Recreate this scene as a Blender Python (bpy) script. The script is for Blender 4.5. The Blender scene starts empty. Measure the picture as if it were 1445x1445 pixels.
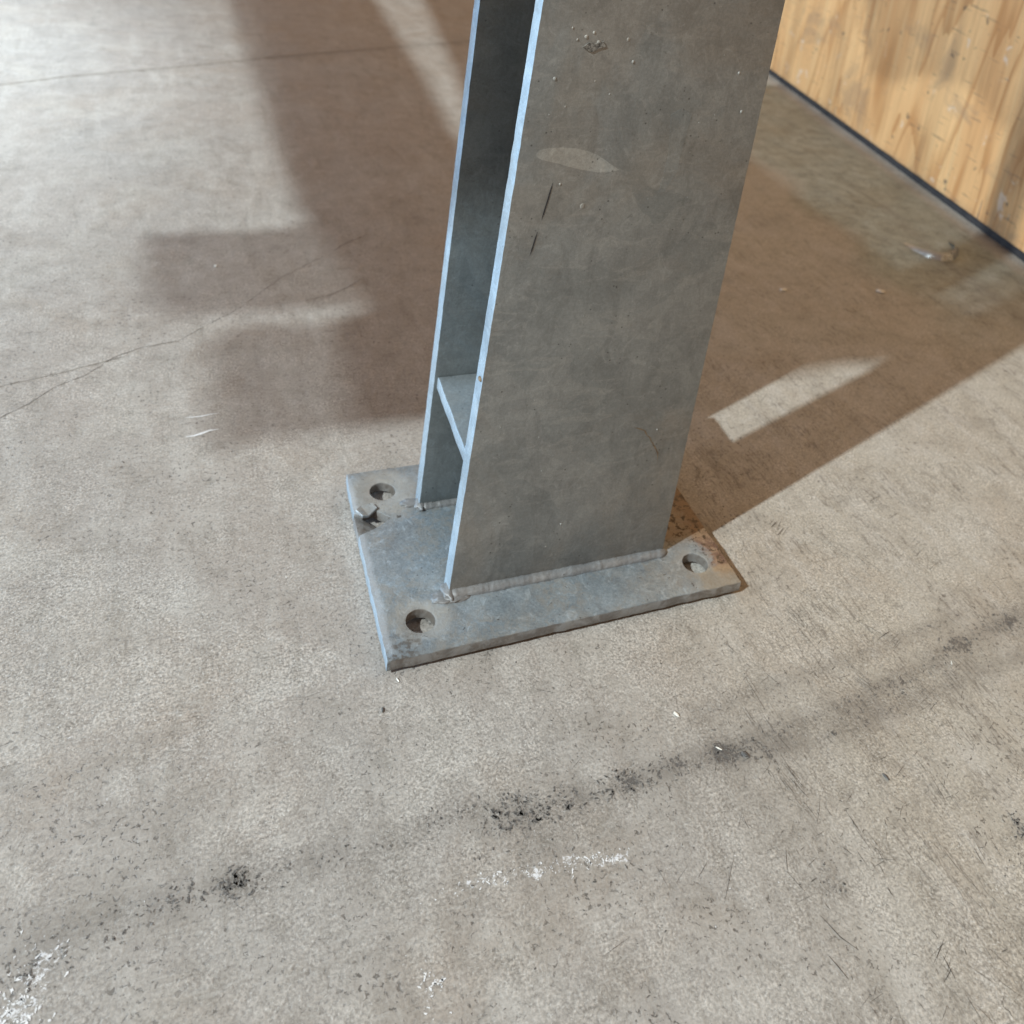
import bpy, bmesh, math, random
import numpy as np
from mathutils import Vector, Matrix, noise as mnoise

random.seed(7); rng = np.random.default_rng(7)
SC = bpy.context.scene
COL = SC.collection
MM = 0.001
PT = 0.011            # height of the base plate's top above the floor

# ------------------------------------------------------------------ camera
R = ((0.90486, -0.3953, 0.15805), (0.0361, -0.29865, -0.95368), (0.42419, 0.86865, -0.25597))
cam = bpy.data.cameras.new('camera'); co = bpy.data.objects.new('camera', cam); COL.objects.link(co)
m = Matrix(((R[0][0], -R[1][0], -R[2][0]), (R[0][1], -R[1][1], -R[2][1]), (R[0][2], -R[1][2], -R[2][2]))).to_4x4()
m.translation = (-0.15060, -0.47115, 0.52795 + PT)
co.matrix_world = m
cam.sensor_width = 36; cam.lens = 1375.7 / 1445 * 36
cam.shift_x = (722.5 - 851.475) / 1445; cam.shift_y = -(722.5 - 99.11) / 1445
cam.clip_start = 0.01; cam.clip_end = 100
cam.dof.use_dof = True; cam.dof.focus_distance = 0.56; cam.dof.aperture_fstop = 12.0
SC.camera = co

# ------------------------------------------------------------------ light
SC.view_settings.view_transform = 'Standard'; SC.view_settings.look = 'None'
SC.view_settings.exposure = 0; SC.view_settings.gamma = 1
W = bpy.data.worlds.new('World'); SC.world = W; W.use_nodes = True
bg = W.node_tree.nodes['Background']
bg.inputs[0].default_value = (1.0, 0.61, 0.345, 1); bg.inputs[1].default_value = 0.345

def lamp(name, kind, loc, energy, color, target=None, **k):
    l = bpy.data.lights.new(name, kind); l.energy = energy; l.color = color
    for a, v in k.items(): setattr(l, a, v)
    o = bpy.data.objects.new(name, l); COL.objects.link(o); o.location = loc
    if target: o.rotation_euler = (Vector(target) - Vector(loc)).to_track_quat('-Z', 'Y').to_euler()
    return o
FOOT = Vector((-5.426, -2.005, 0)); LH = 5.01
lamp('hall_lamp', 'POINT', (FOOT.x, FOOT.y, LH), 3200, (0.86, 0.965, 0.98), shadow_soft_size=0.062)
lamp('open_door_daylight', 'AREA', (-2.1, 3.7, 1.6), 38, (0.50, 0.76, 1.0), target=(-2.1 + .58, 3.7 - .81, 1.6),
     shape='RECTANGLE', size=5.2, size_y=3.0)

lamp('floor_fill_spot', 'SPOT', (.35, 3.3, 3.4), 1230, (0.84, 0.95, 1.0), target=(-.98, 1.15, 0), shadow_soft_size=.1,
     spot_size=math.radians(27), spot_blend=1.0)  # added spot that brightens the far left floor

lamp('left_edge_fill', 'AREA', (-1.5, .98, .14), 25, (0.38, 0.67, 1.0), target=(0, .98, .14),
     shape='RECTANGLE', size=1.66, size_y=.26)  # added low fill that brightens the left-facing edges and left floor

# ------------------------------------------------------------------ helpers
def tag(o, label=None, cat=None, group=None, kind=None):
    if label: o['label'] = label
    if cat: o['category'] = cat
    if group: o['group'] = group
    if kind: o['kind'] = kind
    return o
def empty(name, loc=(0, 0, 0), parent=None):
    o = bpy.data.objects.new(name, None); COL.objects.link(o); o.location = loc; o.empty_display_size = .05
    if parent: o.parent = parent
    return o
def link(name, me, mat, parent=None, smooth=None):
    if mat: me.materials.append(mat)
    o = bpy.data.objects.new(name, me); COL.objects.link(o)
    if parent: o.parent = parent
    if smooth is not None:
        me.polygons.foreach_set('use_smooth', [True] * len(me.polygons))
        if smooth < 3: me.set_sharp_from_angle(angle=smooth)
    return o
def from_bm(name, bm, mat, parent=None, smooth=None):
    me = bpy.data.meshes.new(name); bmesh.ops.recalc_face_normals(bm, faces=bm.faces[:]); bm.to_mesh(me); bm.free()
    return link(name, me, mat, parent, smooth)
def wob(x, y=0.0, z=0.0): return mnoise.noise(Vector((x, y, z)))

def slab(loops, thick, frame, bevel=.0007, segs=2):
    """Outline loop + hole loops in a local plane (u,v); solid from w=0 back to w=-thick; frame maps (u,v,w) to space."""
    bm = bmesh.new(); edges = []
    for lp in loops:
        vs = [bm.verts.new((u, v, 0)) for u, v in lp]
        edges += [bm.edges.new((vs[i], vs[(i + 1) % len(vs)])) for i in range(len(vs))]
    bmesh.ops.triangle_fill(bm, use_beauty=True, edges=edges, normal=(0, 0, 1))
    r = bmesh.ops.extrude_face_region(bm, geom=bm.faces[:])
    bmesh.ops.translate(bm, verts=[g for g in r['geom'] if isinstance(g, bmesh.types.BMVert)], vec=(0, 0, -thick))
    bmesh.ops.recalc_face_normals(bm, faces=bm.faces[:])
    if bevel:
        es = [e for e in bm.edges if len(e.link_faces) == 2 and e.calc_face_angle(0) > 1.2 and abs(e.verts[0].co.z - e.verts[1].co.z) < 1e-6]
        bmesh.ops.bevel(bm, geom=es, offset=bevel, segments=segs, affect='EDGES', profile=.5, clamp_overlap=True)
    for v in bm.verts: v.co = frame(v.co.x, v.co.y, v.co.z)
    return bm
def dense(pts, step, jit, seed=0., low=0.):
    """Closed outline resampled every step with hand-worn unevenness."""
    out = []
    n = len(pts)
    for i in range(n):
        a, b = Vector(pts[i]), Vector(pts[(i + 1) % n]); L = (b - a).length; k = max(1, int(L / step))
        nx = Vector((-(b - a).y, (b - a).x)) / max(L, 1e-9)
        for j in range(k):
            t = j / k; p = a.lerp(b, t)
            e = min(1, min(t, 1 - t) * L / .006)
            d = wob((p.x + p.y * 1.7) * 400, seed) * jit + wob((p.x - p.y) * 60, seed + 9) * low
            p = p + nx * d * (e if j else 0)
            out.append((p.x, p.y))
    return out
def strip(points, width, z, jit=0.3, rough=None, seed=0, stp=.005):
    """Thin flat ribbon lying along a polyline on the floor (or any plane given by rough(u,v,h))."""
    rs = random.Random(seed); pts = []
    for a, b in zip(points, points[1:]):
        a, b = Vector(a), Vector(b); k = max(1, int((b - a).length / stp))
        for j in range(k): pts.append(a.lerp(b, j / k))
    pts.append(Vector(points[-1]))
    bm = bmesh.new(); prev = None
    f = rough or (lambda u, v, h: (u, v, h))
    for i, p in enumerate(pts):
        d = (pts[min(i + 1, len(pts) - 1)] - pts[max(i - 1, 0)]); d.normalize(); nrm = Vector((-d.y, d.x))
        taper = min(1, (i + .6) / 4, (len(pts) - i - .4) / 4)
        w = width * taper * (1 + jit * rs.uniform(-1, 1)) * .5
        c = p + nrm * width * jit * rs.uniform(-1, 1) * .9
        q = [bm.verts.new(f(*(c + nrm * w), z)), bm.verts.new(f(*(c - nrm * w), z))]
        if prev: bm.faces.new((prev[0], prev[1], q[1], q[0]))
        prev = q
    return bm

# ------------------------------------------------------------------ materials
class N:
    def __init__(s, name):
        s.m = bpy.data.materials.new(name); s.m.use_nodes = True; s.t = s.m.node_tree; s.b = s.t.nodes['Principled BSDF']
        s.tc = s.t.nodes.new('ShaderNodeTexCoord')
    def n(s, typ, **k):
        q = s.t.nodes.new(typ)
        for a, v in k.items(): setattr(q, a, v)
        return q
    def l(s, a, b): s.t.links.new(a, b)
    def put(s, sock, v):
        if isinstance(v, bpy.types.NodeSocket): s.l(v, sock)
        else: sock.default_value = v
    def co(s, scale=(1, 1, 1), rot=(0, 0, 0), src=None, loc=(0, 0, 0)):
        q = s.n('ShaderNodeMapping'); q.inputs['Scale'].default_value = scale; q.inputs['Rotation'].default_value = rot
        q.inputs['Location'].default_value = loc
        s.l(src or s.tc.outputs['Object'], q.inputs[0]); return q.outputs[0]
    def noise(s, scale, detail=4, rough=.55, dist=0, co=None):
        q = s.n('ShaderNodeTexNoise'); q.inputs['Scale'].default_value = scale; q.inputs['Detail'].default_value = detail
        q.inputs['Roughness'].default_value = rough; q.inputs['Distortion'].default_value = dist
        s.l(co or s.tc.outputs['Object'], q.inputs['Vector']); return q.outputs[0]
    def voro(s, scale, co=None, feature='F1', out='Distance', rnd=1):
        q = s.n('ShaderNodeTexVoronoi', feature=feature); q.inputs['Scale'].default_value = scale; q.inputs['Randomness'].default_value = rnd
        s.l(co or s.tc.outputs['Object'], q.inputs['Vector']); return q.outputs[out]
    def math(s, op, a, b=0.0, c=0.0, clamp=False):
        q = s.n('ShaderNodeMath', operation=op, use_clamp=clamp)
        for i, v in enumerate((a, b, c)): s.put(q.inputs[i], v)
        return q.outputs[0]
    def step(s, v, lo, hi, a=0., b=1.):
        q = s.n('ShaderNodeMapRange', interpolation_type='SMOOTHSTEP')
        for i, x in enumerate((v, lo, hi, a, b)): s.put(q.inputs[i], x)
        return q.outputs[0]
    def mix(s, f, a, b, mode='MIX'):
        q = s.n('ShaderNodeMix', data_type='RGBA', blend_type=mode)
        s.put(q.inputs[0], f)
        for sk, v in ((q.inputs[6], a), (q.inputs[7], b)):
            s.put(sk, v if isinstance(v, bpy.types.NodeSocket) or len(v) == 4 else (*v, 1))
        return q.outputs[2]
    def attr(s, name):
        q = s.n('ShaderNodeAttribute', attribute_name=name); return q.outputs['Fac']
    def bump(s, h, dist, strength=1., prev=None):
        q = s.n('ShaderNodeBump'); q.inputs['Distance'].default_value = dist; q.inputs['Strength'].default_value = strength
        s.l(h, q.inputs['Height'])
        if prev: s.l(prev, q.inputs['Normal'])
        return q.outputs[0]
    def dist2(s, c, src=None):
        q = s.n('ShaderNodeVectorMath', operation='DISTANCE'); s.l(src or s.tc.outputs['Object'], q.inputs[0]); q.inputs[1].default_value = c
        return q.outputs['Value']
    def sep(s):
        q = s.n('ShaderNodeSeparateXYZ'); s.l(s.tc.outputs['Object'], q.inputs[0]); return q.outputs
    def done(s, color, rough=.6, normal=None, metal=0., spec=.5):
        s.put(s.b.inputs['Base Color'], color if isinstance(color, bpy.types.NodeSocket) or len(color) == 4 else (*color, 1))
        s.put(s.b.inputs['Roughness'], rough); s.put(s.b.inputs['Metallic'], metal); s.put(s.b.inputs['Specular IOR Level'], spec)
        if normal: s.l(normal, s.b.inputs['Normal'])
        return s.m

def concrete():
    s = N('worn_concrete')
    broad = s.noise(2.2, 4, .5, .4); mid = s.noise(11, 5, .6, .6); patch = s.noise(38, 5, .7, .3)
    grain = s.noise(620, 2, .6); flake = s.noise(260, 5, .75, .6); flake2 = s.noise(120, 5, .75, .8)
    def run(scale, deg, detail=4): return s.noise(1, detail, .65, .5, co=s.co(scale, (0, 0, math.radians(deg))))
    streak = run((190, 46, 1), -6); streak2 = run((480, 70, 1), -14, 3); streak3 = run((90, 420, 1), 28, 3)
    scuff = s.attr('scuff'); tyre = s.attr('tyre'); pale = s.attr('pale'); grime = s.attr('grime')
    M = lambda *a: s.math('MULTIPLY', *a)
    tan = s.noise(5.5, 5, .62, 1.0); trow = run((34, 7, 1), 62, 5); trow2 = run((55, 9, 1), -20, 5)
    c = s.mix(s.step(broad, .38, .62), (.374, .342, .314), (.366, .350, .332))
    c = s.mix(M(s.step(scuff, .1, .9), .75), c, (.425, .402, .352))
    c = s.mix(M(s.step(tan, .48, .66), .32), c, (.34, .282, .228))
    c = s.mix(M(s.step(mid, .46, .68), .42), c, (.47, .455, .425))
    c = s.mix(M(s.step(mid, .46, .28), .42), c, (.285, .265, .238))
    c = s.mix(M(s.step(trow, .50, .66), .36), c, (.50, .485, .46))
    c = s.mix(M(s.step(trow2, .46, .34), .36), c, (.25, .232, .208))
    c = s.mix(M(s.step(patch, .51, .66), .36), c, (.52, .505, .48))
    c = s.mix(M(s.step(patch, .48, .33), .38), c, (.22, .205, .182))
    zone = s.noise(9, 5, .65, .8); zone2 = s.noise(34, 4, .65, .6)
    wear = s.step(s.math('ADD', M(zone, .55), M(zone2, .45)), .40, .60, .25, 1.)   # polished here, sandy there
    g = s.step(grain, .30, .70, .62, 1.36); c = s.mix(wear, c, s.mix(1., c, s.n_rgb(g), 'MULTIPLY'))
    f = s.step(flake, .36, .64, .84, 1.16); c = s.mix(wear, c, s.mix(1., c, s.n_rgb(f), 'MULTIPLY'))
    # crisp pale sand grains and crisp dark pores, gathered in patches
    spark = M(s.step(s.noise(560, 4, .72, .3), .575, .625), s.step(s.math('ADD', M(zone, .6), M(zone2, .4)), .42, .58, .08, 1.))
    c = s.mix(M(spark, .72), c, (.72, .715, .69))
    pn = s.noise(330, 4, .7, .5)
    pit = M(s.step(pn, .575, .61), s.step(s.math('ADD', M(zone, .5), M(zone2, .5)), .54, .40, .06, 1.))
    c = s.mix(M(pit, .82), c, (.095, .088, .08))
    big = M(s.step(s.noise(120, 5, .75, .8), .64, .67), s.step(s.noise(14, 3, .6), .50, .60))
    c = s.mix(M(big, .6), c, (.11, .102, .092))
    # directional scuffs on the trafficked right side
    gate = s.step(s.noise(20, 4, .65, .5), .46, .60)
    c = s.mix(M(M(M(s.step(streak2, .555, .60), scuff), gate), .55), c, (.13, .118, .105))
    c = s.mix(M(M(M(s.step(streak, .56, .63), scuff), gate), .45), c, (.17, .155, .14))
    inv = s.math('SUBTRACT', 1., scuff, clamp=True)
    c = s.mix(M(M(s.step(streak3, .55, .66), inv), .26), c, (.56, .55, .53))
    c = s.mix(M(M(s.step(streak3, .43, .32), inv), .18), c, (.22, .205, .185))
    base = s.attr('base'); c = s.mix(M(base, .9), c, s.mix(1., c, s.mix(s.step(patch, .35, .65), (.60, .69, .685), (.80, .91, .91)), 'MULTIPLY'))  # grey-green half-shade beside the plywood, painted into the concrete
    # grime tone and rubber flakes of the wheel marks
    c = s.mix(M(M(grime, s.step(s.noise(60, 5, .75, .6), .30, .66, .5, 1.2)), .62), c, (.18, .168, .152))
    blot = s.noise(330, 5, .75, 1.2); blot2 = s.noise(75, 4, .7, .8)
    tm = s.math('ADD', s.math('ADD', blot, M(s.math('SUBTRACT', blot2, .5), .7)), M(tyre, .27))
    tm = M(s.step(tm, .735, .80), s.step(tyre, .02, .25))
    c = s.mix(M(tm, .85), c, (.07, .07, .074))
    c = s.mix(M(tyre, .42), c, (.16, .15, .14))
    # chalky white scrapes
    pm = s.step(s.math('ADD', s.math('ADD', s.noise(380, 5, .75, .8), M(s.math('SUBTRACT', blot2, .5), .5)), M(pale, .30)), .73, .84)
    pm = M(pm, s.step(pale, .03, .3))
    c = s.mix(M(pm, .9), c, (.76, .78, .82))
    h = s.math('ADD', M(flake, .7), M(grain, .6))
    nb = s.bump(h, .0010, .34)
    nb = s.bump(spark, .0004, .5, nb)
    nb = s.bump(M(s.math('ADD', pit, tm), -1.), .0006, .5, nb)
    nb = s.bump(patch, .003, .25, nb)
    return s.done(c, s.step(mid, .3, .7, .34, .5), nb, spec=.55)
def n_rgb(s, v):
    q = s.n('ShaderNodeCombineColor'); [s.l(v, q.inputs[i]) for i in range(3)]; return q.outputs[0]
N.n_rgb = n_rgb

def zinc(name, plate=False, tint=(1, 1, 1), metal=.55, rough=.46, warm=0.):
    s = N(name)
    T = lambda a: tuple(x * t for x, t in zip(a, tint))
    warp = s.noise(16, 3, .6)
    wc = s.n('ShaderNodeVectorMath', operation='MULTIPLY_ADD'); s.l(warp, wc.inputs[0]); wc.inputs[1].default_value = (.05, .05, .05); s.l(s.tc.outputs['Object'], wc.inputs[2])
    sp = s.voro(30, co=wc.outputs[0], out='Color'); sps = s.n('ShaderNodeSeparateColor'); s.l(sp, sps.inputs[0])
    sp2 = s.voro(75, co=wc.outputs[0], out='Color'); sps2 = s.n('ShaderNodeSeparateColor'); s.l(sp2, sps2.inputs[0])
    cl = s.noise(13, 5, .6, 1.2); fine = s.noise(240, 4, .7); brush = s.noise(1, 4, .7, .2, co=s.co((30, 30, 420)))
    smear = s.noise(1, 4, .65, 1., co=s.co((60, 60, 18), (0, math.radians(35), 0)))
    c = s.mix(s.step(cl, .3, .7), T((.35, .375, .39)), T((.46, .485, .50)))
    c = s.mix(s.math('MULTIPLY', s.step(sps.outputs[0], .55, .62), .30), c, T((.56, .57, .575)))
    c = s.mix(s.math('MULTIPLY', s.step(sps2.outputs[1], .6, .68), .20), c, T((.27, .285, .30)))
    c = s.mix(s.math('MULTIPLY', s.step(smear, .50, .64), .28), c, T((.23, .24, .245)))
    c = s.mix(s.math('MULTIPLY', s.step(s.noise(1, 4, .65, 1., co=s.co((25, 25, 90), (0, math.radians(-20), 0))), .54, .66), .35), c, T((.56, .57, .57)))
    c = s.mix(s.math('MULTIPLY', s.step(brush, .56, .72), .16), c, T((.25, .26, .265)))
    sm = s.step(s.noise(7, 5, .65, 1.2), .42, .60)
    c = s.mix(s.math('MULTIPLY', sm, .32), c, T((.43, .37, .31)))
    c = s.mix(s.math('MULTIPLY', s.step(fine, .62, .74), .45), c, T((.17, .17, .17)))
    mic = s.noise(520, 4, .75); wisp = s.noise(60, 6, .75, 2.2)
    amp = .16 if plate else .10
    c = s.mix(1., c, s.n_rgb(s.step(mic, .3, .7, 1 - amp, 1 + amp)), 'MULTIPLY')
    c = s.mix(s.math('MULTIPLY', s.step(wisp, .54, .65), .6 if plate else .26), c, T((.70, .72, .73)))
    c = s.mix(s.math('MULTIPLY', s.step(wisp, .45, .32), .42 if plate else .24), c, T((.21, .215, .22)))
    pin = s.step(s.voro(190), .16, .07)
    c = s.mix(s.math('MULTIPLY', s.math('MULTIPLY', pin, s.step(s.noise(45, 3, .6), .54, .60)), .8), c, T((.12, .12, .12)))
    r = s.math('ADD', s.step(cl, .3, .7, rough - .07, rough + .07), s.math('MULTIPLY', sps.outputs[1], .14))
    mt = metal
    if plate:
        x, y, z = s.sep()
        rn = s.noise(70, 4, .65, .6); rn2 = s.noise(26, 3, .6)
        # cement grey scale round the holes, grimy far corner and near corner
        for (hx, hy, rad) in ((.0255, .0250, .026), (.0255, .151, .034), (.2345, .0258, .020)):
            d = s.dist2((hx, hy, 0))
            k = s.step(s.math('ADD', d, s.math('MULTIPLY', s.math('SUBTRACT', rn, .5), .022)), rad, rad * .62)
            c = s.mix(s.math('MULTIPLY', k, .68), c, s.mix(s.step(rn, .35, .65), (.26, .245, .22), (.36, .345, .32)))
            mt = s.math('MULTIPLY', mt, s.math('SUBTRACT', 1., s.math('MULTIPLY', k, .8)))
            ring = s.step(s.math('ABSOLUTE', s.math('SUBTRACT', d, .0125)), .0022, .0008)
            c = s.mix(s.math('MULTIPLY', ring, s.step(rn, .45, .6)), c, (.10, .085, .07))
        dust = s.math('MULTIPLY', s.step(rn2, .38, .60), s.step(s.noise(150, 5, .75, .8), .40, .60))
        c = s.mix(s.math('MULTIPLY', dust, .6), c, (.345, .33, .30))
        blk = s.step(s.noise(210, 4, .7, .6), .655, .70)
        c = s.mix(s.math('MULTIPLY', blk, .8), c, (.07, .062, .055))
        cor = s.step(s.math('ADD', s.dist2((.004, .004, 0)), s.math('MULTIPLY', s.math('SUBTRACT', rn, .5), .03)), .03, .012)
        c = s.mix(s.math('MULTIPLY', s.math('MULTIPLY', cor, s.step(s.noise(260, 4, .7), .45, .58)), .8), c, (.13, .115, .10))
        rimw = s.math('MULTIPLY', s.step(s.math('ADD', x, s.math('MULTIPLY', s.math('SUBTRACT', rn, .5), .006)), .006, .002), s.step(y, .002, .01))
        c = s.mix(s.math('MULTIPLY', rimw, .6), c, (.52, .56, .60))
        # rust towards the right rim
        xr = s.math('ADD', x, s.math('MULTIPLY', s.math('SUBTRACT', rn, .5), .030))
        rust = s.math('MULTIPLY', s.step(xr, .2435, .2515), s.step(y, .004, .016))
        rc = s.mix(s.step(s.noise(160, 4, .7), .38, .62), (.13, .05, .02), (.31, .185, .105))
        c = s.mix(s.math('MULTIPLY', rust, .85), c, rc)
        oc = s.math('MULTIPLY', s.step(xr, .222, .234), s.step(s.math('ADD', y, s.math('MULTIPLY', s.math('SUBTRACT', rn2, .5), .02)), .024, .012))
        c = s.mix(s.math('MULTIPLY', oc, .4), c, (.46, .36, .22))
        far = s.math('MULTIPLY', s.step(x, .205, .225), s.step(y, .040, .058))
        c = s.mix(s.math('MULTIPLY', far, .7), c, (.27, .185, .105))
        sp3 = s.math('MULTIPLY', s.step(s.noise(190, 4, .7, .3), .535, .59), s.math('MAXIMUM', far, s.math('MULTIPLY', s.step(xr, .240, .247), s.step(y, .012, .02))))
        c = s.mix(s.math('MULTIPLY', sp3, .9), c, (.055, .035, .02))
        inside = s.math('MULTIPLY', s.step(z, .0106, .0100), s.step(x, -.0005, .0012))
        c = s.mix(s.math('MULTIPLY', inside, .8), c, s.mix(s.step(rn, .4, .6), (.12, .10, .085), (.24, .235, .23)))
        mt = s.math('MULTIPLY', mt, s.math('SUBTRACT', 1., s.math('MAXIMUM', rust, s.math('MULTIPLY', inside, .7))))
    nb = s.bump(s.math('ADD', cl, s.math('MULTIPLY', fine, .12)), .0022, .30)
    nb = s.bump(s.noise(130, 6, .75, .6), .0011 if plate else .0006, .65 if plate else .4, nb)
    nb = s.bump(mic, .0003, .45, nb)
    return s.done(c, r, nb, mt, .5)

def plain(name, c1, c2, scale, rough=.7, bump=.0005, metal=0.):
    s = N(name); n1 = s.noise(scale, 5, .65, .4)
    return s.done(s.mix(s.step(n1, .35, .65), c1, c2), rough, s.bump(n1, bump, .6), metal)

def plywood():
    s = N('plywood')
    x, y, z = s.sep()
    w = s.noise(1, 3, .55, .5, co=s.co((5, 5, .9)))
    bands = s.noise(1, 3, .5, .8, co=s.co((13, 13, 1.1)))
    fib = s.noise(1, 5, .7, .2, co=s.co((260, 260, 6)))
    fib2 = s.noise(1, 4, .6, .3, co=s.co((70, 70, 3)))
    blot = s.noise(9, 4, .6, .6)
    c = s.mix(s.step(bands, .35, .66), (.78, .475, .225), (.64, .345, .15))
    rw = s.math('ADD', s.noise(1, 3, .55, .9, co=s.co((4.2, 4.2, .75))), s.math('MULTIPLY', s.noise(1, 4, .6, .5, co=s.co((30, 30, 3))), .05))
    ring = s.math('FRACT', s.math('MULTIPLY', rw, 9.))
    c = s.mix(s.math('MULTIPLY', s.step(ring, .60, .97), .55), c, (.40, .16, .045))
    c = s.mix(s.math('MULTIPLY', s.step(s.noise(1, 4, .6, 1.2, co=s.co((9, 9, 2.2))), .52, .64), .5), c, (.40, .20, .085))
    c = s.mix(s.math('MULTIPLY', s.step(fib, .45, .68), .32), c, (.34, .19, .085))
    c = s.mix(s.math('MULTIPLY', s.step(fib2, .54, .72), .40), c, (.70, .50, .27))
    c = s.mix(s.math('MULTIPLY', s.step(blot, .50, .66), .45), c, (.30, .20, .13))
    c = s.mix(s.math('MULTIPLY', s.step(s.noise(24, 4, .65, .4), .63, .70), .5), c, (.74, .66, .56))
    c = s.mix(s.math('MULTIPLY', s.step(s.noise(40, 3, .6), .66, .71), .8), c, (.12, .09, .065))
    c = s.mix(s.math('MULTIPLY', s.step(s.noise(1, 2, .5, .4, co=s.co((20, 20, 260), (.35, 0, 0))), .66, .70), .5), c, (.18, .12, .08))
    edge = s.step(s.math('ADD', z, s.math('MULTIPLY', blot, .03)), .045, .02)
    c = s.mix(s.math('MULTIPLY', edge, .35), c, (.22, .16, .11))
    return s.done(c, .55, s.bump(fib, .0006, .5), spec=.4)

M_CON = concrete()
M_PLATE = zinc('galvanised_base', True, (.70, .80, .885), .46, .36)
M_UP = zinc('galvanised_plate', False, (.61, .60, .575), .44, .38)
M_LIT_RIM = zinc('galvanised_lit_rim', False, (.74, .885, 1.02), .15, .42)  # brighter, bluer zinc copy: light painted on the left-facing edges
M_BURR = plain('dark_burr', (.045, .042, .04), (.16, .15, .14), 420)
M_RUN2 = zinc('zinc_run_tan', False, (.545, .545, .525), .35, .42)
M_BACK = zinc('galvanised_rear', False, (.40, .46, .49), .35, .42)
M_SPACER = zinc('galvanised_spacer', False, (.50, .57, .62), .3, .42)
M_WELD = zinc('galvanised_weld', False, (.57, .575, .59), .3, .5)
M_RUN = zinc('zinc_run', False, (.78, .77, .73), .2, .46)
M_CRACK = plain('crack_dirt', (.11, .10, .088), (.25, .228, .20), 120)
M_JOINT = plain('joint_dirt', (.20, .178, .152), (.335, .31, .275), 90)
M_SCUFF = plain('rubber_scuff', (.05, .046, .042), (.15, .138, .125), 150)
M_RUB = plain('rubber_flake', (.075, .074, .074), (.21, .198, .185), 500)
M_CHALK = plain('chalk', (.70, .72, .74), (.85, .86, .88), 300)
M_CHIP = plain('pale_chip', (.70, .68, .62), (.86, .85, .80), 400)
M_DARKCHIP = plain('dark_chip', (.06, .06, .06), (.16, .15, .14), 400)
M_INK = plain('marker_ink', (.02, .02, .025), (.035, .035, .04), 400)
M_SCORCH = plain('rust_flake', (.09, .06, .035), (.24, .17, .10), 220)
M_DROSS = plain('zinc_dross', (.05, .048, .045), (.26, .25, .23), 500)
M_PLY = plywood()
M_GAP_SHADE = plain('gap_shade', (.018, .018, .022), (.035, .033, .035), 60)
M_BLOCKER = plain('blocker_grey', (.28, .30, .32), (.34, .35, .36), 20, .5)

# ------------------------------------------------------------------ floor
def seg_dist(X, Y, pts):
    d = np.full(X.shape, 1e9)
    for (ax, ay), (bx, by) in zip(pts, pts[1:]):
        dx, dy = bx - ax, by - ay; t = np.clip(((X - ax) * dx + (Y - ay) * dy) / (dx * dx + dy * dy + 1e-12), 0, 1)
        d = np.minimum(d, np.hypot(X - ax - t * dx, Y - ay - t * dy))
    return d
TYRE = [(-196, -96), (-162, -98), (-138, -96), (-97, -99), (-59, -98), (-16, -102), (17, -95), (48, -102), (80, -107), (125, -107), (178, -106), (225, -105), (282, -101), (353, -92), (405, -81), (472, -72), (620, -44)]
TYRE2 = [(178, -110), (243, -117), (311, -112), (395, -106), (480, -100), (640, -80)]
TYRE3 = [(185, -79), (247, -74), (309, -71), (420, -60)]
mmp = lambda P: [(a * MM, b * MM) for a, b in P]
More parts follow.
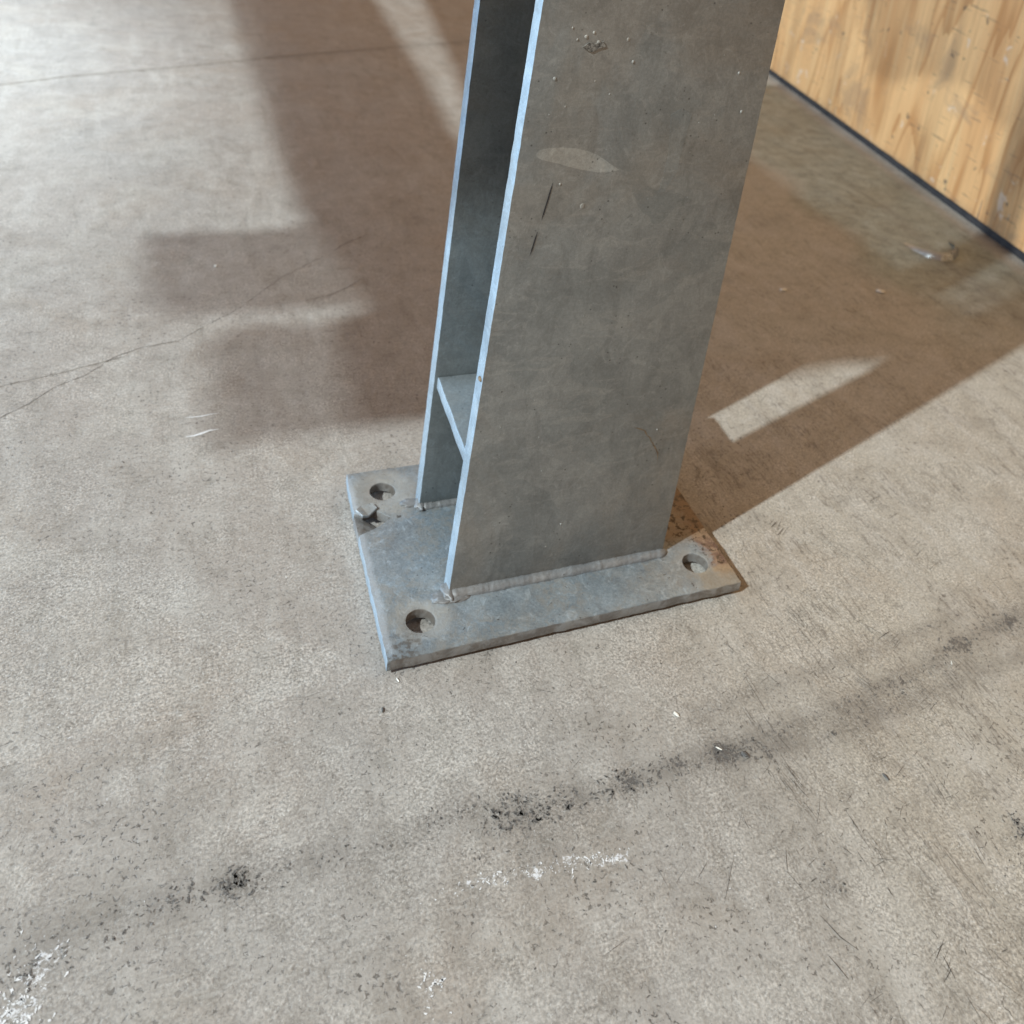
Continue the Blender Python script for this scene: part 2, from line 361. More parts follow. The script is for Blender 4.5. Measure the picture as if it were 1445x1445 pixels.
def floor():
    xs = np.concatenate([np.linspace(-14, -1.0, 14)[:-1], np.arange(-1.0, -.45, .03), np.arange(-.45, 1.3, .004), np.arange(1.3, 2.2, .03), np.linspace(2.2, 14, 13)])
    ys = np.concatenate([np.linspace(-14, -1.0, 14)[:-1], np.arange(-1.0, -.4, .03), np.arange(-.4, .75, .004), np.arange(.75, 2.6, .012), np.linspace(2.6, 14, 13)])
    X, Y = np.meshgrid(xs, ys); nx, ny = len(xs), len(ys)
    V = np.stack([X, Y, np.zeros_like(X)], -1).reshape(-1, 3)
    i = np.arange(nx * ny).reshape(ny, nx); F = np.stack([i[:-1, :-1], i[:-1, 1:], i[1:, 1:], i[1:, :-1]], -1).reshape(-1, 4)
    me = bpy.data.meshes.new('floor'); me.vertices.add(len(V)); me.vertices.foreach_set('co', V.ravel())
    me.loops.add(F.size); me.loops.foreach_set('vertex_index', F.ravel().astype(np.int32))
    me.polygons.add(len(F)); me.polygons.foreach_set('loop_start', np.arange(0, F.size, 4, dtype=np.int32))
    me.update(calc_edges=True)
    g = lambda d, w: np.exp(-(d / w) ** 2)
    blob = lambda x, y, r: g(np.hypot(X - x * MM, Y - y * MM), r * MM)
    rag = 1 + .35 * np.sin(X * 61 + 2 * np.sin(Y * 40)) * np.sin(X * 23 + 1.3)
    rw = np.clip(X / .15, .55, 1.)
    t = (g(seg_dist(X, Y, mmp(TYRE)), .0085) * .50 * rag * rw + g(seg_dist(X, Y, mmp(TYRE2)), .0075) * .42 * rag + g(seg_dist(X, Y, mmp(TYRE3)), .006) * .35)
    for x, y, r, a in ((-95, -99, 10, .55), (-130, -97, 9, .45), (50, -105, 14, .55), (85, -108, 11, .45), (120, -107, 9, .55), (184, -105, 7, .6), (30, -108, 8, .35), (60, -126, 14, .28), (90, -150, 14, .25),
                       (400, -82, 12, .35), (455, -75, 16, .5), (338, -200, 7, .8), (-6, -24, 4, .4), (-10, 588, 8, .8), (14, 589, 7, .6),
                       (190, -150, 10, .3), (203, -190, 10, .5), (-20, -60, 10, .2), (690, 600, 40, .35), (700, 470, 34, .3), (560, 420, 26, .22), (-180, -108, 9, .35)):
        t = t + a * blob(x, y, r)
    p = sum(g(seg_dist(X, Y, mmp(L)), w) * a for L, w, a in (
        ([(8, -131), (29, -135), (50, -138)], .0035, .85), ([(66, -136), (82, -143), (100, -145)], .0035, .85), ([(50, -138), (68, -138)], .003, .45),
        ([(-195, -128), (-183, -118), (-174, -104)], .011, .8), ([(-18, -176), (-11, -167)], .004, .7), ([(-8, -150), (-5, -160)], .012, .25), ([(150, -190), (160, -176)], .02, .28),
        ([(100, -8), (160, -30)], .02, .22), ([(-240, 130), (-240, 520)], .06, .22), ([(-150, -40), (-190, 40)], .04, .25)))
    sc = np.clip((X - .10 + .35 * Y * 0) / .22, 0, 1) * np.clip(1.1 - np.maximum(Y - .25, 0) * .9, .35, 1)
    gr = .55 * g(seg_dist(X, Y, mmp([(930, 640), (890, 470), (878, 300), (870, 150)])), .014) + .4 * g(seg_dist(X, Y, mmp([(315, 205), (320, 151), (311, 70)])), .003) + .25 * blob(190, -130, 60)
    gr = gr + .3 * g(seg_dist(X, Y, mmp([(56, 1359), (488, 1532), (900, 1700)])), .02)
    gr = gr + .42 * g(seg_dist(X, Y, mmp(TYRE[8:])), .0065) * np.clip((X - .02) / .1, 0, 1) + .45 * g(seg_dist(X, Y, mmp(TYRE2)), .006) + .26 * g(seg_dist(X, Y, mmp([(150, -112), (400, -96), (640, -60)])), .026)
    gr = gr + .28 * g(seg_dist(X, Y, mmp(TYRE[:9])), .014) + .3 * g(seg_dist(X, Y, mmp(TYRE3)), .006) + .35 * blob(60, -128, 22) + .3 * blob(200, -190, 16) + .3 * blob(285, -240, 18)
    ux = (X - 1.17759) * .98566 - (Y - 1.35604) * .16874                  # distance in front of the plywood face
    half_shade = np.clip((-.02 - ux) / .02, 0, 1) * np.clip((ux + .285 + .02 * np.sin(Y * 31)) / .05, 0, 1) * np.clip((Y - .22) / .22, 0, 1)  # mask of the painted half-shade along the plywood
    for nm, a in (('base', half_shade), ('tyre', t), ('pale', p), ('scuff', sc), ('grime', gr)):
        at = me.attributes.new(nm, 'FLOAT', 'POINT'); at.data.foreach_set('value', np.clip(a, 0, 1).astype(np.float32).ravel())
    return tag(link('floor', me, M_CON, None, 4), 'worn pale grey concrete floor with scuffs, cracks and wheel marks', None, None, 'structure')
FL = floor()
def floor_strip(name, P, w, mat, jit=.35, z=.0003, seed=1):
    return from_bm(name, strip(mmp(P), w * MM, z, jit, None, seed), mat, FL)
floor_strip('crack', [(-330, 255), (-290, 280), (-246, 311), (-228, 326), (-210, 348), (-189, 360), (-168, 385), (-145, 398), (-115, 404), (-93, 425), (-70, 445), (-52, 463), (-32, 490), (-8, 518), (17, 540), (40, 560)], .6, M_CRACK, .9)
floor_strip('crack', [(-300, 345), (-252, 355), (-216, 365), (-184, 376), (-151, 388)], .9, M_JOINT, .6)
floor_strip('crack', [(7, 463), (38, 474), (64, 494), (78, 509)], .8, M_CRACK, .6)
floor_strip('crack', [(53, 571), (67, 588), (101, 613)], .9, M_CRACK, .6)
floor_strip('saw_joint', [(-900, 905), (-349, 1152), (-259, 1205), (-136, 1259), (-45, 1300), (56, 1353), (166, 1403), (315, 1466), (488, 1540), (1190, 1850)], 4, M_JOINT, .15, .0003)
floor_strip('chalk_mark', [(-111, 285), (-98, 285), (-84, 287)], 2.4, M_CHALK, .3)
floor_strip('chalk_mark', [(-111, 259), (-99, 262), (-86, 266)], 4.2, M_CHALK, .3)
def scuffs():
    bm = bmesh.new(); r = random.Random(3)
    def add(P, w):
        b = strip(mmp(P), w * MM, .0004, .3, None, r.random()); me = bpy.data.meshes.new('t'); b.to_mesh(me); b.free(); bm.from_mesh(me); bpy.data.meshes.remove(me)
    for P, w in (([(182, -178), (186, -190)], .9), ([(187, -203), (191, -215), (197, -223)], 1.0), ([(180, -220), (183, -232)], 1.2), ([(239, -239), (238, -250)], 1.0), ([(238, -256), (238, -268)], .8),
                 ([(190, -122), (183, -132)], .35), ([(176, -142), (168, -150)], .35), ([(160, -160), (140, -182)], .3),
                 ([(328, -11), (331, -25)], .6), ([(336, -44), (350, -64)], .5), ([(475, -32), (473, -58)], .6), ([(226, -95), (226, -60)], .25)): add(P, w)
    for k in range(1000):
        x = .17 + abs(r.gauss(0, .20)); y = r.uniform(-.30, .26); x = x * 1000; y *= 1000
        if x > 760 or (x < 268 and y > -8): continue
        a = math.radians(r.gauss(-80, 16)) if r.random() < .7 else math.radians(r.gauss(18, 22))
        L = min(22, 2 + r.expovariate(.22)); w = r.uniform(.25, .6) * (1.6 if L < 5 else 1)
        add([(x, y), (x + L * .5 * math.cos(a) + r.uniform(-.6, .6), y + L * .5 * math.sin(a)), (x + L * math.cos(a), y + L * math.sin(a))], w)
    for k in range(55):                                                  # bundles of parallel drag marks
        x, y = 1000 * (.19 + abs(r.gauss(0, .17))), r.uniform(-290, 200)
        if x > 700 or (x < 275 and y > -14): continue
        a0 = math.radians(r.gauss(-80, 10) if r.random() < .75 else r.gauss(20, 12)); n_ = r.randrange(4, 18); sp_ = r.uniform(2, 7)
        for q in range(n_):
            px, py = x + r.gauss(0, sp_), y + r.gauss(0, sp_ * 2); a = a0 + r.gauss(0, .09); L = r.uniform(3, 16)
            if px < 268 and py > -8: continue
            add([(px, py), (px + L * math.cos(a), py + L * math.sin(a))], r.uniform(.25, .75))
    for k in range(300):
        x, y = r.uniform(-230, 170), r.uniform(-190, 60); a = math.radians(r.gauss(35, 50)); L = min(18, 2.5 + r.expovariate(.25))
        if -8 < x < 268 and y > -8: continue
        add([(x, y), (x + L * math.cos(a), y + L * math.sin(a))], r.uniform(.22, .45))
    for k in range(120):                                                 # tread hatching of the wheel track
        t = r.random(); i_ = r.randrange(9, len(TYRE) - 1); (ax, ay), (bx, by) = TYRE[i_], TYRE[i_ + 1]
        x, y = ax + (bx - ax) * t + r.gauss(0, 3), ay + (by - ay) * t + r.gauss(0, 6) - (10 if r.random() < .35 else 0); a = math.radians(r.gauss(-80, 8)); L = r.uniform(2, 7)
        add([(x, y), (x + L * math.cos(a), y + L * math.sin(a))], r.uniform(.3, .8))
    o = from_bm('scuff_mark', bm, M_SCUFF, FL); o['kind'] = 'stuff'
    def flakes(name, mat, spots, seed):
        bm = bmesh.new(); q = random.Random(seed)
        for (x, y, sx, sy, n, big) in spots:
            for _ in range(int(n * (1.5 if sx < 10 else .8))):
                fx, fy = q.gauss(x, sx * 1.15), q.gauss(y, sy * 1.15); rr = min(big * .62, .14 + q.expovariate(3.8)); a0 = q.uniform(0, 6.28); st = q.uniform(1, 2.8)
                vs = []
                m_ = q.randrange(7, 12)
                for i in range(m_):
                    t = 2 * math.pi * i / m_; ra = rr * q.uniform(.3, 1.3); px, py = ra * math.cos(t) * st, ra * math.sin(t)
                    vs.append(bm.verts.new(((fx + px * math.cos(a0) - py * math.sin(a0)) * MM, (fy + px * math.sin(a0) + py * math.cos(a0)) * MM, .00035)))
                bm.faces.new(vs)
        bmesh.ops.triangulate(bm, faces=bm.faces[:])
        o = from_bm(name, bm, mat, FL); o['kind'] = 'stuff'
    flakes('rubber_flake', M_RUB, ((-96, -98, 5, 4, 70, 1.9), (-128, -97, 10, 4, 70, 1.4), (-165, -102, 14, 5, 55, 1.1), (-185, -112, 8, 5, 25, 1.2), (-55, -99, 22, 4, 50, .9), (12, -98, 14, 4, 60, 1.1), (48, -104, 9, 5, 110, 2.0),
           (64, -108, 8, 3, 60, 2.2), (85, -107, 10, 4, 60, 1.4), (120, -106, 9, 4, 70, 1.8), (150, -104, 12, 5, 40, 1.0), (184, -106, 5, 2.5, 34, 2.6), (205, -104, 8, 4, 25, 1.0),
           (60, -126, 16, 9, 50, .8), (30, -115, 12, 7, 30, .8), (260, -106, 30, 8, 60, .9), (345, -97, 25, 6, 60, 1.0), (400, -83, 10, 4, 50, 1.4), (450, -76, 12, 5, 60, 1.6), (338, -200, 5, 3, 40, 1.8), (320, -215, 8, 4, 20, 1.0),
           (203, -190, 9, 5, 14, 1.2), (95, -150, 12, 6, 22, 1.0), (20, -40, 10, 6, 12, .8), (-70, -60, 60, 50, 60, .55), (120, -190, 90, 40, 90, .6), (330, -120, 120, 70, 170, .6), (350, 80, 90, 80, 90, .6), (-120, 250, 80, 150, 40, .6), (170, -60, 80, 30, 60, .6)), 21)
    flakes('chalk_flake', M_CHALK, ((24, -134, 12, 1.3, 44, .9), (48, -138, 6, 1.2, 16, .6), (84, -142, 9, 1.6, 38, 1.0), (66, -139, 8, 1, 12, .5), (-184, -119, 6, 9, 70, 1.0), (-190, -128, 4, 5, 30, 1.3), (-15, -172, 3, 4, 22, 1.0), (155, -182, 12, 8, 10, .5),
           (-60, -20, 90, 60, 60, .35), (-150, 150, 60, 120, 40, .45)), 22)
scuffs()

# ------------------------------------------------------------------ plywood panel
BA, BB = Vector((1.17759, 1.35604, 0)), Vector((1.02142, .44378, 0))
tv = (BB - BA).normalized(); nv = Vector((-.98566, .16874, 0))           # along the sheet, out of its face
def ply():
    t = empty('plywood_panel', BA + tv * .5); tag(t, 'upright sheet of orange grained plywood behind the post, raised off the floor', 'plywood')
    o = t.location.copy()
    L0, L1, H, Z0 = -1.3, 1.6, 1.25, .016
    fr = lambda u, v, w: BA + tv * u + Vector((0, 0, v)) + nv * w - o
    out = dense([(L0, Z0), (L1, Z0), (L1, H), (L0, H)], .02, .0012, 3, .001)
    from_bm('sheet', slab([out], .018, fr, .0008), M_PLY, t, .6)
    bm = slab([[(L0, .0005), (L1, .0005), (L1, Z0 - .001), (L0, Z0 - .001)]], .045, lambda u, v, w: fr(u, v, w - .006), 0)
    from_bm('gap_shade_strip', bm, M_GAP_SHADE, t)  # near-black strip paints the shadow gap under the sheet
    for u, z0, h, w in ((.808, .016, .032, .0012), (.315, .016, .02, .002)):
        bm = slab([[(u, z0), (u + w, z0), (u + w * .7, z0 + h), (u + w * .2, z0 + h)]], .0008, lambda a, b, c: fr(a, b, c + .0006), 0)
        from_bm('split', bm, M_CRACK, t)
    return t
ply()

# ------------------------------------------------------------------ the steel post
POST = empty('steel_post', (.13, .088, 0))
tag(POST, 'galvanised twin plate steel post welded to a square base plate on the concrete', 'post')
PO = POST.location.copy()
P3 = lambda x, y, z: Vector((x, y, z)) - PO
def ring(cx, cy, r, seed, n=36):
    return [(cx + r * (1 + .03 * wob(k * .9, seed)) * math.cos(2 * math.pi * k / n), cy + r * (1 + .03 * wob(k * .7, seed + 4)) * math.sin(2 * math.pi * k / n)) for k in range(n)]
PL0 = Vector((0, 0, .002))                                               # plate underside rests on a 2 mm skin of dirt
def base():
    o = .0
    a = dense([(.0012, .1745), (-.0005, .1305)], .004, .0007, 1)[:]
    left_hi = dense([(.0025, .1758), (.0003, .1330)], .004, .0006, 1, .0004); left_hi = left_hi[:len(left_hi) // 2]
    gash = [(.0008, .1322), (.0065, .1290), (.0115, .1330), (.0155, .1325), (.0200, .1285), (.0262, .1225), (.0215, .1185), (.0160, .1150), (.0090, .1120), (.0004, .1090)]
    left_lo = dense([(.0002, .1075), (-.0015, -.0008)], .004, .0006, 2, .0004); left_lo = left_lo[:len(left_lo) // 2]
    front = dense([(-.0015, -.0008), (.2600, .0008)], .004, .0006, 3, .0007); front = front[:len(front) // 2]
    right = dense([(.2600, .0008), (.2612, .1758)], .004, .0005, 4, .0003); right = right[:len(right) // 2]
    back = dense([(.2612, .1758), (.0025, .1758)], .004, .0006, 5, .0006); back = back[:len(back) // 2]
    out = left_hi + gash + left_lo + front + right + back
    holes = [ring(.0255, .0248, .0098, 1), ring(.0255, .1510, .0098, 2), ring(.2345, .0256, .0098, 3), ring(.2345, .1510, .0098, 4)]
    bm = slab([out] + holes, .0076, lambda u, v, w: Vector((u, v, PT + w)), .00045)
    for v in bm.verts:                                                    # flame-cut wobble of the faces
        v.co.z += .00025 * wob(v.co.x * 90, v.co.y * 90, v.co.z * 200)
    ob = from_bm('base_plate', bm, M_PLATE, None, .55); ob.parent = POST; ob.matrix_parent_inverse = Matrix.Translation(-PO)
    return ob
BASE = base()
def P(name, bm, mat, smooth=None, parent=None, label=None):
    o = from_bm(name, bm, mat, None, smooth); o.parent = parent or POST
    o.matrix_parent_inverse = Matrix.Translation(-PO)
    if label: o['label'] = label
    return o
def sub(name, bm, mat, parent, smooth=None):
    o = from_bm(name, bm, mat, None, smooth); o.parent = parent
    return o
# torn flap and broken metal inside the gash
bm = bmesh.new()
vs = [bm.verts.new(c) for c in ((.0012, .1095, .0062), (.0150, .1160, .0030), (.0170, .1230, .0022), (.0065, .1285, .0070), (.0008, .1310, .0085), (.0055, .1190, .0068), (.0012, .1095, .0005), (.0008, .1310, .0005), (.0170, .1230, .0005), (.0150, .1160, .0005))]
for f in ((0, 1, 5), (1, 2, 5), (2, 3, 5), (3, 4, 5), (4, 0, 5), (0, 6, 9, 1), (1, 9, 8, 2), (4, 7, 6, 0)): bm.faces.new([vs[i] for i in f])
sub('broken_edge', bm, M_PLATE, BASE)
bm = slab([[(.0015, .1325), (.0060, .1262), (.0105, .1268), (.0178, .1318), (.0150, .1375), (.0060, .1372)]], .0022, lambda u, v, w: Vector((u, v, PT + w + .0016 + .0012 * math.sin(u * 500))), .0004)
sub('bent_flap', bm, M_PLATE, BASE)

S1, SB = -.0193, .01618
SX, SW = .00594, -.0065
TOPZ = 1.15
def upright(y0, lean, x0, w, w_top, thick, seed, bottom, SX=SX):
    lft = [(x0, bottom), (x0 + SX * TOPZ, TOPZ)]; rgt = [(x0 + w + (SX + w_top) * TOPZ, TOPZ), (x0 + w, bottom)]
    out = dense([lft[1], lft[0], rgt[1], rgt[0]], .005, .0003, seed, .00015)
    return slab([out], thick, lambda u, v, d: Vector((u, y0 + lean * v - d, PT + v)), .0011, 3)   # outer face at y0, body behind it
UP = P('upright_plate', upright(.0414, S1, .0488, .1656, SW, .012, 11, -.0003), M_UP, .5, None, 'front upright plate facing the viewer')
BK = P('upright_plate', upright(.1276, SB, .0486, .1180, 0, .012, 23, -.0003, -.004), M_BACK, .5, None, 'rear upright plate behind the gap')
def rim(o, test):
    o.data.materials.append(M_LIT_RIM)
    for p in o.data.polygons:
        if test(p): p.material_index = 1
for o in (UP, BK): rim(o, lambda p: p.normal.x < -.75)
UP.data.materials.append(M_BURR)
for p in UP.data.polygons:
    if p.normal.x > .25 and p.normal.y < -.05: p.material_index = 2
rim(BASE, lambda p: p.normal.x < -.75 and p.center.x < .004)
# horizontal spacer plate between the two uprights
zs = .1026
out = dense([(.0505, .0410 + .012 + .0005), (.2140, .0535), (.2100, .1440), (.1685, .1440), (.1680, .1290), (.0505, .1290)], .005, .0004, 31, .0003)
SPC = P('spacer_plate', slab([out], .010, lambda u, v, w: Vector((u, v, PT + zs + .0035 + (v - .0535) * .085 + w)), .001, 2), M_SPACER, .5)
rim(SPC, lambda p: p.normal.x < -.75)
out2 = dense([(.070, .054), (.2140, .054), (.170, .1300), (.070, .1300)], .005, .0004, 33, .0003)
P('spacer_plate', slab([out2], .010, lambda u, v, w: Vector((u, v, PT + .93 + w)), .001, 2), M_SPACER, .5)

def bead(x0, x1, y0, face, r, seed, z0=PT, n=150, name='weld_bead'):
    """Fillet weld along x at the foot of a plate; face=-1 lies on the viewer's side."""
    bm = bmesh.new(); rows = []
    for i in range(n + 1):
        t = i / n; x = x0 + (x1 - x0) * t
        end = min(1, math.sqrt(min(1, t * 30 + .05)), math.sqrt(min(1, (1 - t) * 26 + .04)))
        rr = r * end * (1 + .13 * wob(x * 90, seed) + .07 * wob(x * 320, seed + 2) + .004 * math.sin(x * 1500 + 5 * wob(x * 120, seed + 3)))
        row = []
        for k in range(9):
            a = k / 8 * math.pi / 2
            q = rr * (1.0 + .10 * math.sin(2 * a)) * (1 + .09 * wob(x * 500, k * .8, seed))
            row.append(bm.verts.new((x + .0005 * wob(x * 300, k), y0 + face * q * math.cos(a) * 1.02, z0 + q * math.sin(a) * .78 - .0004)))
        rows.append(row)
    for a, b in zip(rows, rows[1:]):
        for k in range(8): bm.faces.new((a[k], a[k + 1], b[k + 1], b[k]))
    return P(name, bm, M_WELD, 4)
bead(.0475, .2185, .0420, -1, .0056, 2)
bead(.0490, .1660, .1290, -1, .0048, 8)
def lump(c, r, seed, name='weld_spatter', mat=None, sub_=3):
    bm = bmesh.new(); bmesh.ops.create_icosphere(bm, subdivisions=sub_, radius=1)
    for v in bm.verts:
        k = 1 + .45 * wob(v.co.x * 1.7 + seed, v.co.y * 1.7, v.co.z * 1.7) + .26 * wob(v.co.x * 4.5, v.co.y * 4.5 + seed, v.co.z * 4.5) + .12 * wob(v.co.x * 11, v.co.y * 11, seed)
        v.co = Vector((v.co.x * r[0] * k, v.co.y * r[1] * k, v.co.z * r[2] * k)) + Vector(c)
    return P(name, bm, mat or M_WELD, 4)
lump((.0490, .0425, PT + .0012), (.0050, .0075, .0024), 1.)
lump((.0455, .0400, PT + .0004), (.0085, .0060, .0010), 4.)
lump((.0530, .0375, PT + .0004), (.0080, .0045, .0012), 7.)
lump((.0495, .1295, PT + .0012), (.0042, .0062, .0026), 11.)
lump((.0440, .1335, PT + .0003), (.0080, .0050, .0010), 13.)

FR = lambda x, z, h: Vector((x, .0414 + S1 * z - h, PT + z))             # a point on the front plate's face
def on_face(pts, th, name, mat, step=.004, jit=.0003):
    out = dense([(a * MM, b * MM) for a, b in pts], step, jit, len(pts), .0003)
    o = from_bm(name, slab([out], th + .0004, lambda u, v, w: FR(u, v, th + w), 0), mat, None); o.parent = UP
    return o
on_face([(61.6, 325), (63.5, 327.4), (68.4, 328.8), (78, 329.3), (87.3, 328.7), (95.5, 326.9), (102.5, 324.2), (108, 321), (113, 317.8), (119.1, 314.2), (112, 312.7), (104.5, 312.6), (94, 314.3), (84.5, 316.6), (76, 319), (70, 320.2), (65, 321.6), (62.2, 323.2)], .00007, 'zinc_run', M_RUN)
on_face([(148, 351.5), (155, 356), (163.2, 352.8), (161.5, 330), (160.7, 312.3), (154, 298), (150.3, 298.3), (152, 325)], .00012, 'zinc_run', M_RUN2)
def face_strip(name, P_, w, mat, jit=.2, seed=2):
    o = from_bm(name, strip(mmp(P_), w * MM, .00025, jit, FR, seed, .0015), mat, None); o.parent = UP; return o
face_strip('marker_line', [(75.5, 306.5), (73.9, 294), (72.0, 281)], .9, M_INK, .06)
face_strip('marker_line', [(70.6, 273.4), (68.2, 256.8)], .9, M_INK, .06)
face_strip('scratch', [(167.2, 118.1), (175.8, 114.6), (183.1, 105.9), (188, 98), (191.5, 93), (192.3, 86)], .7, M_SCORCH, .5)
bm = bmesh.new(); r_ = random.Random(5)
def drip(x, z, r, h):
    rings = []
    top = bm.verts.new(FR(x, z, h))
    for j, (q, hh) in enumerate(((.45, .85), (.8, .45), (1, -.0002 / max(h, 1e-5)))):
        rings.append([bm.verts.new(FR(x + r * q * math.cos(a) * (1 + .2 * r_.uniform(-1, 1)), z + r * q * math.sin(a) * 1.15, h * hh)) for a in [2 * math.pi * k / 8 for k in range(8)]])
    for k in range(8):
        bm.faces.new((top, rings[0][k], rings[0][(k + 1) % 8]))
        for j in (0, 1): bm.faces.new((rings[j][k], rings[j + 1][k], rings[j + 1][(k + 1) % 8], rings[j][(k + 1) % 8]))
for x, z, r, h in ((65.9, 372.7, 1.5, 1.0), (114.8, 385.1, 1.3, 1.0), (103, 364, .7, .4), (191.4, 380.8, 1.2, .8), (199.5, 354.6, 1.4, .9), (75.5, 355.4, 1.0, .3), (80.5, 305, 1.2, .7), (192.1, 89.7, .5, .4), (187, 113.1, .9, .8),
                   (124.5, 43.7, .9, .7), (131.5, 44.2, .5, .3), (81.5, 399.1, 1.6, 1.0), (76.2, 397.1, 1.0, .8), (72, 404, .9, .7), (90, 396, 1.8, .7), (86, 402, 1.2, .9), (108.9, 398.9, 1.5, .5), (172.4, 294.4, .5, .3), (143.3, 293.9, .5, .3), (98, 290, 2.4, .35),
                   (66, 350, .6, .4), (92, 372, .8, .3), (180, 352, .6, .3), (118, 220, .6, .3), (150, 205, .5, .25), (88, 150, .6, .3), (96, 120, .7, .3), (128, 60, .5, .3), (116, 26, .9, .3)):
    drip(x * MM, z * MM, r * MM * .85, h * MM * .6)
for k in range(46):
    drip(r_.uniform(.056, .21), r_.uniform(.02, .42), r_.uniform(.0002, .0004), r_.uniform(.0001, .0003))
o = from_bm('zinc_drip', bm, M_RUN, None, 4); o.parent = UP; o['kind'] = 'stuff'
on_face([(80, 393), (84, 396), (88, 395.5), (93, 397), (95, 394), (90, 392.5), (86, 390)], .0007, 'zinc_dross', M_DROSS, .0015, .0012)
bm = bmesh.new(); bmesh.ops.create_icosphere(bm, subdivisions=2, radius=1)
for v in bm.verts: v.co = Vector((.0495 + v.co.x * .0012, .0414 + S1 * .168 + .004 + v.co.y * .0026, PT + .168 + v.co.z * .0016))
P('edge_nick', bm, M_SCORCH, 4)

# ------------------------------------------------------------------ small litter on the floor
def chip(name, x, y, sx, sy, h, mat, label, cat, group=None, rot=0., seed=0):
    bm = bmesh.new(); bmesh.ops.create_icosphere(bm, subdivisions=2, radius=1)
    for v in bm.verts:
        k = 1 + .45 * wob(v.co.x * 1.6 + seed, v.co.y * 1.6, v.co.z * 1.6)
        v.co = Vector((v.co.x * sx * k, v.co.y * sy * k, max(-.9, v.co.z) * h * k + h * .85)) * MM
    o = from_bm(name, bm, mat, None, .8); o.location = (x * MM, y * MM, .0003); o.rotation_euler.z = rot
    return tag(o, label, cat, group)
G = 'pale chips scattered on the concrete'
chip('paint_chip', 167, -76, 1.2, 2.0, .6, M_CHIP, 'white oval paint chip lying in front of the base plate', 'chip', G, .5, 1)
chip('paint_chip', 5, -6, .5, 1.8, .4, M_CHIP, 'tiny white splinter beside the near corner of the base plate', 'chip', G, .3, 2)
chip('paint_chip', 381, -94, .35, 1.8, .4, M_CHIP, 'thin white sliver beside the dark wheel mark on the right', 'chip', G, -.5, 3)
chip('paint_chip', 718, 396, 3.6, 6, 1.0, M_CHIP, 'pinkish white chip in the brown shadow right of the post', 'chip', G, 1.2, 4)
chip('paint_chip', 580, 417, 3.0, 6, .8, M_CHIP, 'faint pale chip in the brown shadow nearer the post', 'chip', G, 1.7, 5)
chip('paint_chip', -75, 548, 1.8, 2.2, .8, M_CHIP, 'white speck on the concrete above the long crack', 'chip', G, 0, 6)
chip('paint_chip', 182, -104, .5, 2.2, .4, M_CHIP, 'white shaving lying on the dark rubber flakes', 'chip', G, .8, 7)
G2 = 'dark crumbs scattered on the concrete'
chip('dark_crumb', 196, -112, 1.6, 2.6, .7, M_DARKCHIP, 'black crumb beside the white shaving on the wheel mark', 'crumb', G2, .6, 11)
chip('dark_crumb', 275, -150, 1.0, 2.6, .6, M_DARKCHIP, 'lone black crumb on clean concrete below the wheel marks', 'crumb', G2, .2, 12)
chip('dark_crumb', -8, -24, .8, 2.0, .5, M_DARKCHIP, 'black crumb left of and below the near plate corner', 'crumb', G2, -.3, 13)
# curled clear-ish metal shaving near the plywood
def curl():
    bm = bmesh.new(); prev = None; n = 30
    pts = [(862, 522), (862, 498), (870, 476), (884, 462), (904, 462), (928, 476), (948, 496), (956, 522)]
    P_ = []
    for a, b in zip(pts, pts[1:]):
        for j in range(5): P_.append(Vector(a).lerp(Vector(b), j / 5))
    for i, p in enumerate(P_):
        t = i / (len(P_) - 1); h = 9 * math.sin(math.pi * min(1, max(0, t))) + 1.2
        d = (P_[min(i + 1, len(P_) - 1)] - P_[max(0, i - 1)]).normalized(); nn = Vector((-d.y, d.x))
        row = [bm.verts.new(((p + nn * o_).x * MM, (p + nn * o_).y * MM, z * MM)) for o_, z in ((0, .4), (2.2, h * .5), (6.5, h), (7.2, h), (3.0, h * .45), (.8, .4))]
        if prev:
            for k in range(6): bm.faces.new((prev[k], prev[(k + 1) % 6], row[(k + 1) % 6], row[k]))
        prev = row
    c = Vector((.905, .490, 0))
    for v in bm.verts: v.co -= c
    o = from_bm('metal_shaving', bm, zinc('bright_shaving', False, (1.1, 1.1, 1.1), .8, .25), None, 1.0); o.location = c
    tag(o, 'curled shiny metal shaving on the floor close to the plywood', 'shaving')
curl()

# ------------------------------------------------------------------ added, unseen shadow rack above the view: it shades the floor behind the post
def up_at(x, y, h):                                                      # where a ray from the floor to the hall lamp passes height h
    f = h / LH; return Vector((x * MM * (1 - f) + FOOT.x * f, y * MM * (1 - f) + FOOT.y * f, h))
HR = 1.0
blocker = empty('shadow_blocker', (-.75, .4, 2.6)); RO = blocker.location.copy()
tag(blocker, 'added unseen shadow rack with two flat decks and slatted ends, above the view', 'blocker')
def blocker_deck(poly, name='blocker_panel', th=.004, h=HR):
    pts = [up_at(x, y, h) for x, y in poly]
    bm = slab([[(p.x, p.y) for p in pts]], th, lambda u, v, w: Vector((u, v, h + w)) - RO, 0)
    return from_bm(name, bm, M_BLOCKER, blocker)
blocker_deck([(25, 246), (36, 420), (72, 446), (72, 475), (62, 505), (33, 690), (75, 1812), (88, 2400), (370, 2400), (355, 1891), (327, 1259), (304, 926), (290, 700), (282, 246)])
blocker_deck([(345, 250), (360, 800), (378, 1138), (488, 1929), (560, 2400), (1000, 2400), (840, 1100), (805, 832), (798, 409), (800, 262), (632, 252), (564, 258), (470, 254)])
blocker_deck([(280, 246), (345, 250), (352, 520), (286, 520)], 'blocker_link')
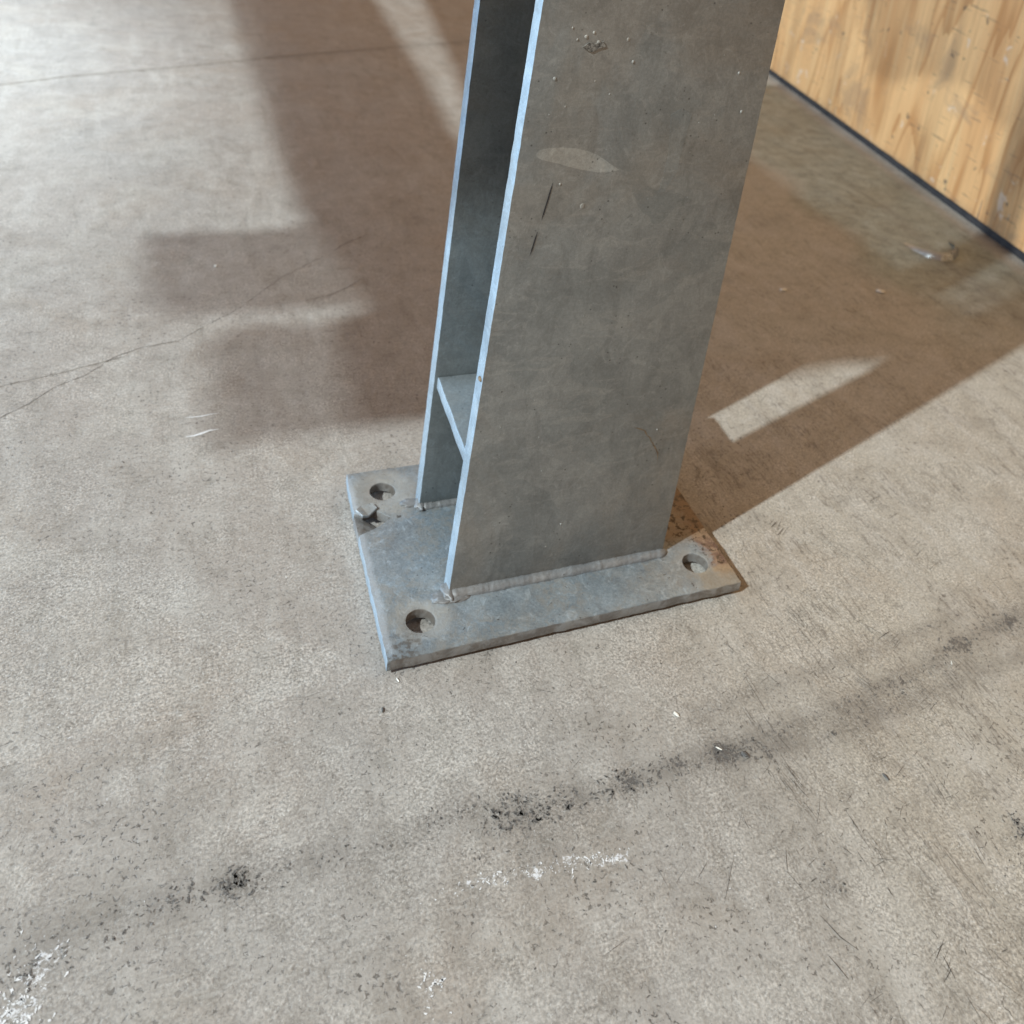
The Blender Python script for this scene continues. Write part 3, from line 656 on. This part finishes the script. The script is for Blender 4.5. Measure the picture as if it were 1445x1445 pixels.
def slats(poly, pitch=7.5, duty=.37, axis=1):
    """Half-open slats filling a region (drawn on the floor it shades); each bar runs along x."""
    ys = [p[1] for p in poly]; y = min(ys)
    while y < max(ys):
        xs = []
        for (ax, ay), (bx, by) in zip(poly, poly[1:] + poly[:1]):
            if (ay <= y) != (by <= y): xs.append(ax + (bx - ax) * (y - ay) / (by - ay))
        if len(xs) >= 2:
            a, b = min(xs), max(xs); blocker_deck([(a, y), (b, y), (b, y + pitch * duty), (a, y + pitch * duty)], 'blocker_slat')
        y += pitch
slats([(796, 266), (798, 409), (805, 832), (850, 1250), (1165, 1290), (1086, 832), (1022, 455), (990, 266)], 12, .50)
slats([(23, 690), (33, 690), (75, 1812), (88, 2400), (5, 2400), (13, 1794)])
slats([(-92, 390), (-60, 420), (36, 420), (26, 246), (-86, 246)])
slats([(-144, 632), (-128, 604), (-108, 584), (-60, 588),  (34, 650), (62, 505), (72, 475), (71, 447), (-9, 443), (-115, 444), (-131, 462), (-142, 500), (-146, 560)])
def up_from_ply(u, z, h=HR):
    p = BA + tv * u; f = (h - z) / (LH - z); return Vector((p.x + (FOOT.x - p.x) * f, p.y + (FOOT.y - p.y) * f, h))
lower = [(.334, .26), (.354, .208), (.401, .137), (.494, .147), (.576, .189), (.633, .196), (.719, .203), (.782, .174), (.852, .175), (1.05, .15)]
u = .336
while u < 1.04:                                                           # added unseen louvres that half shade the upper plywood
    zb = float(np.interp(u, [p[0] for p in lower], [p[1] for p in lower])); h2 = HR + .06
    pts = [up_from_ply(a, z, h2) for a, z in ((u, zb), (u + .012, zb), (u + .012, .62), (u, .62))]
    from_bm('blocker_slat', slab([[(p.x, p.y) for p in pts]], .004, lambda a, b, w: Vector((a, b, h2 + w)) - RO, 0), M_BLOCKER, blocker)
    u += .022
for k, (x, y) in enumerate(((40, 300), (330, 700), (60, 2300), (700, 300), (780, 1100), (900, 2300))):
    q = up_at(x, y, HR); bm = bmesh.new()
    bmesh.ops.create_cone(bm, cap_ends=True, segments=8, radius1=.004, radius2=.004, depth=1.6, matrix=Matrix.Translation(Vector((q.x, q.y, HR + .8)) - RO))
    from_bm('blocker_rod', bm, M_BLOCKER, blocker)
